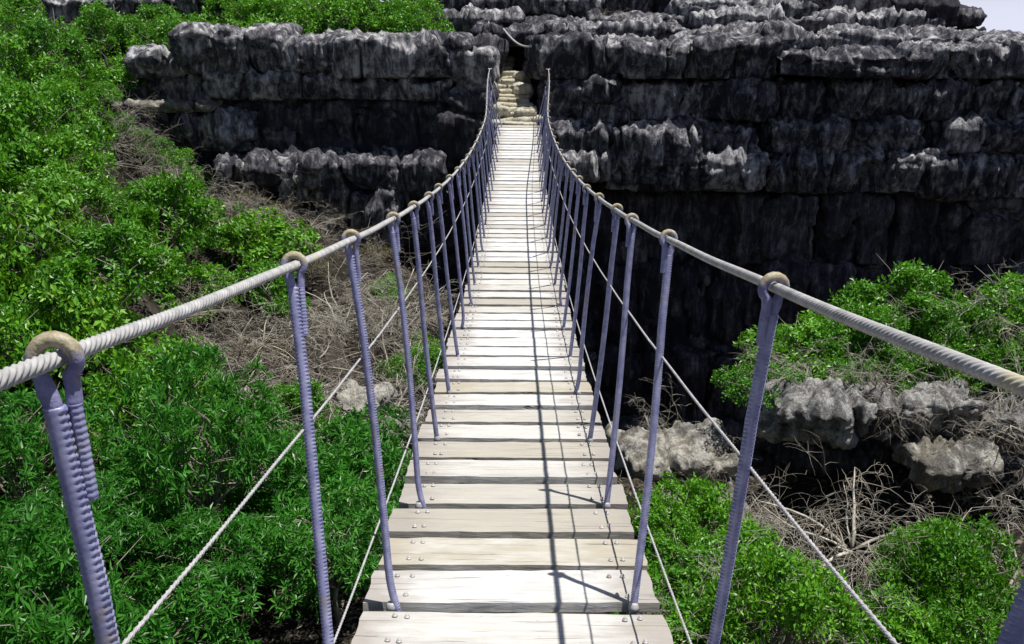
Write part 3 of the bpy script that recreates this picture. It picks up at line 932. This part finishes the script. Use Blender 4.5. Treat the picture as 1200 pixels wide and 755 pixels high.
# pale rope hanging over the gap behind the steps
rm = Mesh()
tq = np.linspace(0, 1, 14)
pa, pb = W(590, 34, 24.3), W(640, 50, 22.3)
pts = [pa.lerp(pb, float(t)) - Vector((0, 0, 0.28 * math.sin(math.pi * t) * (1 - 0.35 * t))) for t in tq]
rm.tube([tuple(p) for p in pts], 0.022, 6)
tag(link("slack_rope", rm.mesh("slack_rope"), ROPE), "slack pale rope looped across the gap above the stone steps", "rope")

# ------------------------------------------------------------------ plants
def unit(v):
    return v / (np.linalg.norm(v, axis=-1, keepdims=True) + 1e-9)
def leaves(base, dirs, nrm, L_, W_, droop):
    """folded four-cornered leaves"""
    n = len(base)
    side = unit(np.cross(dirs, nrm))
    up = unit(np.cross(side, dirs))
    L_ = L_[:, None]
    W_ = W_[:, None]
    mid = base + dirs * L_ * 0.45
    tip = base + dirs * L_ - up * L_ * droop[:, None]
    a = mid + side * W_ * 0.5 + up * W_ * 0.18
    b = mid - side * W_ * 0.5 + up * W_ * 0.18
    V = np.stack([base, a, tip, b], 1).reshape(-1, 3)
    i = np.arange(n)[:, None] * 4
    F = np.concatenate([i + [0, 1, 2], i + [0, 2, 3]], 1).reshape(-1, 3)
    return V, F
def crown(seed, rx, ry, rz, n_whorl, per, L0, W0, style):
    """leaf whorls spread over several overlapping lobes of a crown; the centre is at (0,0,h)"""
    g = np.random.default_rng(seed)
    nl = 15
    lob = []
    for k in range(nl):
        a = 2 * math.pi * (k + g.uniform(-.3, .3)) / (nl - 1)
        rad = (g.uniform(0.55, 0.85) if k % 2 else g.uniform(0.25, 0.6)) if k else 0.0
        s = g.uniform(0.24, 0.42) if k else 0.45
        lob.append((rad * math.cos(a), rad * math.sin(a), (g.uniform(-0.35, 0.25) if k % 2 else g.uniform(0.1, 0.62)) if k else 0.45, s))
    lob = np.array(lob)
    pk = g.choice(nl, n_whorl, p=lob[:, 3] ** 2 / (lob[:, 3] ** 2).sum())
    d = unit(g.normal(size=(n_whorl, 3)) + [0, 0, 0.25])
    rad = lob[pk, 3] * (1 - 0.55 * g.random(n_whorl) ** 2.2)
    c = (lob[pk, :3] + d * rad[:, None]) * [rx, ry, rz]
    gap = fbm(c * 3.4 + seed * 5.1, seed, 2)
    keep = gap > -0.08
    c, d = c[keep], d[keep]
    out = unit(d * [1, 1, 0.9] + [0, 0, 0.35] + 0.35 * g.normal(size=c.shape))
    n = len(c)
    c = np.repeat(c, per, 0)
    out = np.repeat(out, per, 0)
    t1 = unit(np.cross(out, np.repeat(unit(g.normal(size=(n, 3))), per, 0)))
    t2 = np.cross(out, t1)
    phi = np.tile(np.arange(per) * 2.399, n) + np.repeat(g.uniform(0, 6.28, n), per)
    if style == 'lance':
        el = g.uniform(0.1, 0.8, n * per)
        off = g.uniform(0, 0.05, n * per)
    else:
        el = g.uniform(-0.3, 0.9, n * per)
        off = g.uniform(-0.05, 0.07, n * per)
    rad_d = np.cos(phi)[:, None] * t1 + np.sin(phi)[:, None] * t2
    dirs = unit(rad_d * np.cos(el)[:, None] + out * np.sin(el)[:, None])
    base = c + out * off[:, None] + (rad_d * (0.03 if style == 'round' else 0.008))
    nrm = unit(out + 0.55 * g.normal(size=out.shape) + np.array([0, 0, 0.15]))
    sz = g.uniform(0.65, 1.2, n * per)
    V, F = leaves(base, dirs, nrm, L0 * sz, W0 * sz, g.uniform(0.0, 0.35, n * per) if style == 'lance' else g.uniform(-0.05, 0.2, n * per))
    return V, F, lob * [rx, ry, rz, 1]
def limbs(seed, lob, h, r0):
    """trunk with limbs reaching into each lobe of the crown; origin at the foot"""
    rnd = random.Random(seed)
    m = Mesh()
    fork = np.array([0, 0, h * 0.35])
    m.tube([(0, 0, -0.7), (rnd.uniform(-.04, .04), rnd.uniform(-.04, .04), h * 0.18), tuple(fork)], [r0 * 1.25, r0, r0 * 0.85], 7)
    for x, y, z, s in lob:
        e = np.array([x, y, z + h]) * [0.95, 0.95, 1.0]
        k = 7
        pts = []
        for i in range(k):
            t = i / (k - 1)
            q = fork * (1 - t) + e * t
            q = q + np.array([rnd.uniform(-.05, .05), rnd.uniform(-.05, .05), 0.12 * math.sin(math.pi * t)]) * (1 if 0 < i else 0)
            pts.append(q)
        m.tube(pts, np.linspace(r0 * 0.6, r0 * 0.15, k), 5)
        for b in range(5):
            i = rnd.randrange(3, k)
            d = np.array([rnd.uniform(-1, 1), rnd.uniform(-1, 1), rnd.uniform(-.1, .9)]) * rnd.uniform(0.35, 0.75)
            m.tube([pts[i - 1], pts[i - 1] + d * 0.5 + [0, 0, .04], pts[i - 1] + d], [r0 * 0.25, r0 * 0.16, r0 * 0.06], 4)
    return m.mesh("trunk")

CR = {}
def crown_master(key, n_var, rx, ry, rz, n_whorl, per, L0, W0, style, mat, h, r0):
    CR[key] = []
    for k in range(n_var):
        sd = abs(hash((len(key), ord(key[0]), k))) % 1000 + 17 * k + ord(key[0])
        V, F, lob = crown(sd, rx, ry, rz, n_whorl, per, L0, W0, style)
        V = V + [0, 0, h]
        fm = make_mesh("foliage", V, F, False)
        fm.materials.append(mat)
        tm = limbs(sd, lob, h, r0)
        tm.materials.append(BARK)
        CR[key].append((fm, tm))
crown_master("lance", 5, 1.1, 1.1, 0.85, 1250, 8, 0.115, 0.029, 'lance', LEAF_LANCE, 0.75, 0.035)
crown_master("round", 6, 1.1, 1.1, 0.85, 1150, 8, 0.088, 0.046, 'round', LEAF_ROUND, 0.75, 0.035)
crown_master("broad", 3, 1.0, 1.0, 0.8, 700, 7, 0.125, 0.075, 'round', LEAF_BROAD, 0.75, 0.03)
crown_master("dry", 2, 0.9, 0.9, 0.6, 420, 6, 0.06, 0.025, 'round', LEAF_DRY, 0.5, 0.025)

def bare_arrays(seed, spread, tall, stems, depth):
    """leafless shrub: arching stems that fork into fine twigs"""
    rnd = random.Random(seed)
    ms, mt = Mesh(), Mesh()
    def grow(p, d, length, r, lev):
        k = 6
        pts, rad = [p.copy()], [r]
        d = d.copy()
        for i in range(k):
            d = d + np.array([rnd.gauss(0, .16), rnd.gauss(0, .16), rnd.gauss(-0.02 - 0.03 * lev, .12)])
            d /= np.linalg.norm(d)
            p = p + d * length / k
            pts.append(p.copy())
            rad.append(r * (1 - 0.7 * (i + 1) / k))
        (ms if lev < 1 else mt).tube(pts, rad, 5 if lev < 1 else 3, lev < 1)
        if lev < depth:
            for c in range(rnd.choice((3, 4, 4)) + (1 if lev == 0 else 0)):
                i = rnd.randrange(1, k + 1)
                nd_ = d * 0.55 + np.array([rnd.gauss(0, .75), rnd.gauss(0, .75), rnd.gauss(0.12, .45)])
                nd_ /= np.linalg.norm(nd_)
                grow(pts[i], nd_, length * rnd.uniform(0.45, 0.75), max(0.0030, rad[i] * 0.6), lev + 1)
    for s in range(stems):
        a = 2 * math.pi * s / stems + rnd.uniform(-.4, .4)
        d = np.array([math.cos(a) * spread, math.sin(a) * spread, tall])
        d /= np.linalg.norm(d)
        grow(np.array([0.05 * math.cos(a), 0.05 * math.sin(a), -0.08]), d, rnd.uniform(0.75, 1.15), rnd.uniform(0.014, 0.024), 0)
    return ms.mesh("stem"), mt.mesh("twigs")
BARE = []
for s, (sp, tl, st, dp) in enumerate([(0.9, 0.8, 7, 3), (1.2, 0.55, 8, 3), (0.6, 1.0, 6, 3), (1.3, 0.35, 9, 3), (0.8, 0.9, 6, 3)]):
    a, b = bare_arrays(200 + s, sp, tl, st, dp)
    a.materials.append(TWIG)
    b.materials.append(TWIG)
    BARE.append((a, b))

PLANTS = []
vr = random.Random(404)
def plant(kind, x, y, size, hs=1.0, z=None, dz=0.0):
    if kind == 'bare':
        nm = "bare_shrub"
        m1, m2 = vr.choice(BARE)
    else:
        nm = "leafy_shrub" if kind != 'dry' else "dry_shrub"
        m2, m1 = vr.choice(CR[kind])
    r = link(nm, None, loc=(x, y, (hz(x, y) if z is None else z) - 0.03 + dz), rot=(vr.uniform(-.08, .08), vr.uniform(-.08, .08), vr.uniform(0, 6.28)))
    r.scale = (size, size, size * hs)
    a = link("stem" if kind == 'bare' else "trunk", m1, None, r)
    b = link("twigs" if kind == 'bare' else "foliage", m2, None, r, kind="stuff")
    top = r.location.z + 1.0 * size * hs
    px, py = project(x, y, top)
    PLANTS.append((r, kind, px, py, size))
    return r
def inside(px, py, poly):
    c = False
    j = len(poly) - 1
    for i in range(len(poly)):
        (xi, yi), (xj, yj) = poly[i], poly[j]
        if (yi > py) != (yj > py) and px < (xj - xi) * (py - yi) / (yj - yi) + xi:
            c = not c
        j = i
    return c
BARE_POLY = [(240, 238), (450, 240), (470, 260), (520, 300), (545, 480), (480, 530), (400, 500), (228, 508), (200, 430), (262, 345), (370, 285), (250, 245)]
# the left slope: one shrub per cell of a jittered layout on the ground
g = random.Random(31)
yy = 6.6
while yy < 21.0:
    st = 1.2 if yy < 12 else 1.2
    xx = -11.5
    while xx < -0.9:
        x = xx + g.uniform(-.35, .35)
        y = yy + g.uniform(-.35, .35)
        xx += st
        z = hz(x, y)
        px, py = project(x, y, z + 0.9)
        if px < -90 or py < 40 or px > 590 or py > 800:
            continue
        if inside(px, py, BARE_POLY):
            plant('bare', x, y, g.uniform(0.8, 1.25), g.uniform(0.7, 1.1))
            if g.random() < 0.55:
              plant('bare', x + g.uniform(-.6, .6), y + g.uniform(-.6, .6), g.uniform(0.8, 1.2), g.uniform(0.6, 1.0))
            if g.random() < 0.5:
                plant('dry' if g.random() < .5 else 'round', x + .4, y, g.uniform(0.4, 0.62), dz=-0.1)
        elif 235 < px < 470 and 178 < py < 240 and y < 20.9:
            plant('bare', x, y, g.uniform(0.6, 0.9), g.uniform(0.5, 0.8))
        elif (y > 20.3 and px > 130) or (px > 235 and py < 232) or (px > 95 and py < 180):
            continue
        elif py > 505:
            if px > 500 or (px > 470 and y > 11):
                continue
            plant('lance', x, y, g.uniform(0.68, 1.05), g.uniform(0.8, 1.4), dz=g.uniform(-0.35, 0.4))
        elif px < 395:
            r_ = g.random()
            if px > 100 and py < 250:
                plant('round', x, y, g.uniform(0.55, 0.75), 0.75, dz=-0.25)
                continue
            plant('bare' if r_ < 0.2 else 'broad' if r_ < 0.33 else 'round', x, y, g.uniform(0.7, 1.15), g.uniform(0.8, 1.4), dz=0 if r_ < 0.2 else g.uniform(-0.35, 0.45))
    yy += st * 0.95
def ground_seen(px, py):
    ys = np.arange(7.0, 22.4, 0.1)
    q = [W(px, py, float(y)) for y in ys]
    h = height([v.x for v in q], [v.y for v in q])
    for v, z in zip(q, h):
        if z >= v.z:
            return v
    return q[-14]
# brush and small greens on the bank at the foot of the left cliff
for k_, px, py, Y, s in [('bare', 122, 140, 18, 0.7), ('round', 118, 128, 18, 0.45), ('bare', 130, 160, 18.3, 0.8), ('round', 140, 160, 18, 0.4), ('dry', 155, 178, 18, 0.5), ('bare', 160, 190, 18.3, 0.8), ('bare', 190, 212, 18.4, 0.8), ('bare', 222, 232, 18.6, 0.8), ('bare', 150, 172, 19.6, 0.7), ('bare', 185, 195, 19.8, 0.7),
                         ('round', 170, 178, 19.0, 0.45), ('round', 205, 205, 19.2, 0.5), ('bare', 245, 222, 19.7, 0.8), ('bare', 280, 214, 20.3, 0.8), ('bare', 315, 212, 20.5, 0.85), ('round', 262, 225, 19.4, 0.45),
                         ('bare', 350, 210, 20.5, 0.8), ('bare', 395, 235, 20.2, 0.7), ('dry', 330, 222, 20.0, 0.6), ('dry', 290, 232, 19.4, 0.55)]:
    p = ground_seen(px, py + 12)
    plant(k_, p.x, p.y, s, 1.0)
# the plateau above the left cliff
for px, py, Y, s in [(30, 70, 21.6, 0.9), (85, 60, 22.6, 1.0), (150, 56, 23.4, 1.0), (205, 52, 24.0, 0.95), (120, 40, 24.6, 0.9), (185, 36, 25.0, 0.8), (250, 30, 26.6, 1.0),
                     (290, 30, 25.0, 1.1), (335, 34, 25.4, 1.1), (385, 34, 25.2, 1.1), (430, 36, 25.4, 1.1), (478, 36, 25.6, 1.0), (300, 10, 27.6, 1.3), (360, 8, 27.8, 1.3), (420, 8, 27.9, 1.3), (470, 8, 28.0, 1.2), (20, 30, 26.5, 1.0)]:
    p = W(px, py, Y)
    plant('round', p.x, p.y, s, 1.0, z=max(hz(p.x, p.y), min(p.z - 0.75 * s, 1.4)) if Y > 24 else None)
# right of the bridge: the big bush on the ledge
for px, py, Y, s in [(896, 405, 13.4, 0.6), (945, 368, 13.9, 0.8), (1000, 352, 14.3, 0.75), (1062, 340, 14.4, 0.85), (1180, 345, 14.2, 0.9),
                     (928, 428, 13.1, 0.5), (985, 408, 13.4, 0.6), (1052, 398, 13.5, 0.66), (1110, 400, 13.5, 0.55), (1168, 396, 13.5, 0.68), (1215, 380, 13.8, 0.9), (1020, 384, 13.7, 0.7), (1112, 368, 13.9, 0.75)]:
    p = W(px, py, Y)
    plant('round', p.x, p.y, s * vr.uniform(0.85, 1.05), vr.uniform(0.8, 1.15), z=p.z - 0.85 * s - vr.uniform(0.12, 0.5))
for px, py, Y, s in [(778, 610, 10.4, 0.62), (820, 600, 10.8, 0.66), (870, 640, 9.9, 0.7), (800, 660, 9.4, 0.75), (850, 690, 9.0, 0.75), (900, 690, 9.0, 0.7), (790, 720, 8.5, 0.75), (850, 740, 8.2, 0.7), (915, 745, 8.2, 0.7),
                     (1090, 650, 9.9, 0.55), (1050, 690, 9.3, 0.65), (1110, 690, 9.2, 0.65), (990, 730, 8.6, 0.6), (1060, 740, 8.4, 0.7), (1125, 740, 8.5, 0.6)]:
    p = W(px, py, Y)
    plant('round', p.x, p.y, s * vr.uniform(0.75, 1.05), vr.uniform(0.9, 1.4), z=p.z - 0.95 * s + vr.uniform(-0.3, 0.12))
for px, py, Y, s in [(1010, 530, 10.8, 1.25), (930, 570, 11.0, 1.0), (1120, 590, 10.8, 0.9), (1190, 600, 10.4, 1.0), (1030, 655, 9.9, 0.8), (1190, 690, 9.2, 0.8), (1150, 640, 9.9, 0.8),
                     (900, 640, 8.8, 0.9), (965, 690, 8.4, 0.9), (880, 700, 8.2, 0.7), (820, 720, 8.0, 0.6), (1040, 730, 8.2, 0.8), (940, 740, 7.9, 0.7), (850, 660, 8.8, 0.7), (1080, 700, 8.6, 0.8), (1130, 430, 12.6, 0.9), (1060, 440, 12.8, 0.7), (780, 480, 15.5, 0.9), (830, 500, 15.0, 0.8), (1195, 330, 13.6, 0.7), (960, 375, 13.2, 0.8), (1085, 362, 13.6, 0.8), (1030, 400, 12.9, 0.8), (1190, 440, 12.4, 0.8), (1120, 470, 12.7, 0.6), (1170, 520, 12.2, 0.8), (870, 560, 11.8, 0.7),
                     (415, 165, 21.0, 0.6), (372, 190, 20.8, 0.6), (320, 188, 20.8, 0.7), (270, 186, 20.8, 0.6), (720, 15, 26.2, 0.6), (60, 60, 21.2, 0.9), (20, 50, 22.0, 0.9)]:
    p = W(px, py, Y)
    plant('bare', p.x, p.y, s, 1.0, z=max(hz(p.x, p.y), p.z - 0.9 * s) if Y < 20 else hz(p.x, p.y) if Y < 25 else p.z - .3)

lg = np.random.default_rng(8)
lx, ly = lg.uniform(-10.5, 9.0, 52000), lg.uniform(4, 21.4, 52000)
keep = (vnoise(np.stack([lx * .9, ly * .9, 0 * lx], 1), 71) > -0.35)
lx, ly = lx[keep], ly[keep]
lz = np.concatenate([height(lx[i:i + 8000], ly[i:i + 8000]) for i in range(0, len(lx), 8000)])
dd = unit(lg.normal(size=(len(lx), 3)) * [1, 1, 0.35])
V, F = leaves(np.stack([lx, ly, lz + lg.uniform(0.0, 0.05, len(lx))], 1), dd, unit(lg.normal(size=(len(lx), 3)) * 0.5 + [0, 0, 1]), lg.uniform(0.06, 0.19, len(lx)), lg.uniform(0.015, 0.06, len(lx)), lg.uniform(-0.2, 0.3, len(lx)))
lit = link("leaf_litter", make_mesh("leaf_litter", V, F, False), LITTER, kind="stuff")

# ---- labels: patches of plants, each member told from its neighbours by its place in the patch
ZONES = [
    (lambda x, y, k: k == 'bare' and x > 860 and y < 520, "leafless twiggy shrub around the rock ledge at right"),
    (lambda x, y, k: k == 'bare' and x > 860 and y < 620, "pale bare branching shrub below the right rock ledge"),
    (lambda x, y, k: k == 'bare' and x > 640 and y > 560, "low leafless tangle among the green bushes at lower right"),
    (lambda x, y, k: k == 'bare' and x > 640, "dry twiggy shrub on the rock just right of the deck"),
    (lambda x, y, k: k == 'bare' and y < 200, "thin leafless shrub at the foot of the left cliff face"),
    (lambda x, y, k: k == 'bare' and x < 225, "bare pale branches among the green shrubs of the left slope"),
    (lambda x, y, k: k == 'bare' and y < 290, "grey dry brush in the pocket below the left cliff"),
    (lambda x, y, k: k == 'bare' and y < 370 and x < 400, "dry tangled shrub behind the left handrail cable"),
    (lambda x, y, k: k == 'bare' and y < 370, "dry tangled shrub seen between the left hanger rods"),
    (lambda x, y, k: k == 'bare' and x < 400, "dense dry brush left of the third left rod"),
    (lambda x, y, k: k == 'bare', "dense dry brush close to the left edge of the deck"),
    (lambda x, y, k: k == 'dry', "small olive half dry shrub in the brown brush"),
    (lambda x, y, k: k == 'broad' and y < 290, "yellow green shrub with larger leaves on the upper left slope"),
    (lambda x, y, k: k == 'broad', "yellow green shrub with larger leaves below the left handrail"),
    (lambda x, y, k: x > 700 and y < 520 and x < 1020, "bright green bush on the left half of the right ledge"),
    (lambda x, y, k: x > 700 and y < 520 and x < 1110, "bright green bush in the middle of the right ledge"),
    (lambda x, y, k: x > 700 and y < 520, "bright green bush on the right end of the right ledge"),
    (lambda x, y, k: x > 950, "low green bush among bare branches at lower right"),
    (lambda x, y, k: x > 640 and y < 690, "low green bush below the pale boulder beside the deck"),
    (lambda x, y, k: x > 640, "green bush at the bottom edge right of the deck"),
    (lambda x, y, k: y < 75 and x > 240 and y < 25, "bright green shrub at the top edge above the left cliff"),
    (lambda x, y, k: y < 75 and x > 240, "bright green shrub on the brink of the left cliff"),
    (lambda x, y, k: y < 75, "leafy shrub on the plateau at the top left corner"),
    (lambda x, y, k: k == 'lance' and y > 660 and x < 160, "narrow leaved bush in the bottom left corner"),
    (lambda x, y, k: k == 'lance' and y > 660 and x < 330, "narrow leaved bush at the bottom edge between the left rods"),
    (lambda x, y, k: k == 'lance' and y > 660, "narrow leaved bush at the bottom edge beside the deck"),
    (lambda x, y, k: k == 'lance' and y > 570 and x < 160, "narrow leaved bush behind the nearest left rod"),
    (lambda x, y, k: k == 'lance' and y > 570 and x < 330, "narrow leaved bush behind the slanting left middle cable"),
    (lambda x, y, k: k == 'lance' and y > 570, "narrow leaved bush beyond the second left rod near the deck"),
    (lambda x, y, k: k == 'lance' and x < 240, "narrow leaved bush at the upper rim of the lower left thicket"),
    (lambda x, y, k: k == 'lance', "narrow leaved bush under the dry brush left of the deck"),
    (lambda x, y, k: y < 160, "small leaved green shrub high on the slope left of the cliff"),
    (lambda x, y, k: y < 230 and x < 130, "bright small leaved shrub at the left edge level with the cliff foot"),
    (lambda x, y, k: y < 230, "bright small leaved shrub directly under the pale cliff ledge"),
    (lambda x, y, k: y < 290 and x < 120, "sunlit round bush at the left edge above the handrail"),
    (lambda x, y, k: y < 290 and x < 250, "sunlit round bush in the middle of the left slope"),
    (lambda x, y, k: y < 290, "low green shrub along the upper rim of the dry brush"),
    (lambda x, y, k: y < 370 and x < 120, "shady green bush above the nearest loop on the left"),
    (lambda x, y, k: y < 370, "shady green bush above the left handrail cable"),
    (lambda x, y, k: x < 120, "dark green shrub behind the nearest left loop"),
    (lambda x, y, k: True, "dark green shrub under the left handrail cable"),
]
patches = {}
for r, k, px, py, s in PLANTS:
    for zi, (test, _) in enumerate(ZONES):
        if test(px, py, k):
            patches.setdefault(zi, []).append((r, k, px, py, s))
            break
CATS = {'broad': 'shrub', 'bare': 'bare shrub', 'dry': 'dry shrub', 'round': 'shrub', 'lance': 'bush'}
GRP = {'broad': 'small leaved green shrubs', 'bare': 'leafless shrubs of the gorge', 'dry': 'half dry shrubs', 'round': 'small leaved green shrubs', 'lance': 'narrow leaved bushes'}
for zi, mem in patches.items():
    base = ZONES[zi][1]
    left = list(mem)
    words = []
    if len(left) == 1:
        words = [(left[0], "")]
    else:
        picks = [("topmost there", lambda m: m[3]), ("lowest there", lambda m: -m[3]), ("leftmost there", lambda m: m[2]), ("rightmost there", lambda m: -m[2]), ("largest in between", lambda m: -m[4]),
                 ("second from top", lambda m: m[3]), ("second from bottom", lambda m: -m[3]), ("second from left", lambda m: m[2]), ("second from right", lambda m: -m[2]),
                 ("third from top", lambda m: m[3]), ("third from bottom", lambda m: -m[3]), ("third from left", lambda m: m[2]), ("third from right", lambda m: -m[2]), ("smallest in between", lambda m: m[4])]
        for w, key in picks:
            if left:
                b = min(left, key=key)
                left.remove(b)
                words.append((b, ", " + w))
        for b in left:
            words.append((b, ", in the middle"))
    for (r, k, px, py, s), w in words:
        tag(r, base + w, CATS[k], GRP[k] if not w.endswith("middle") else base)
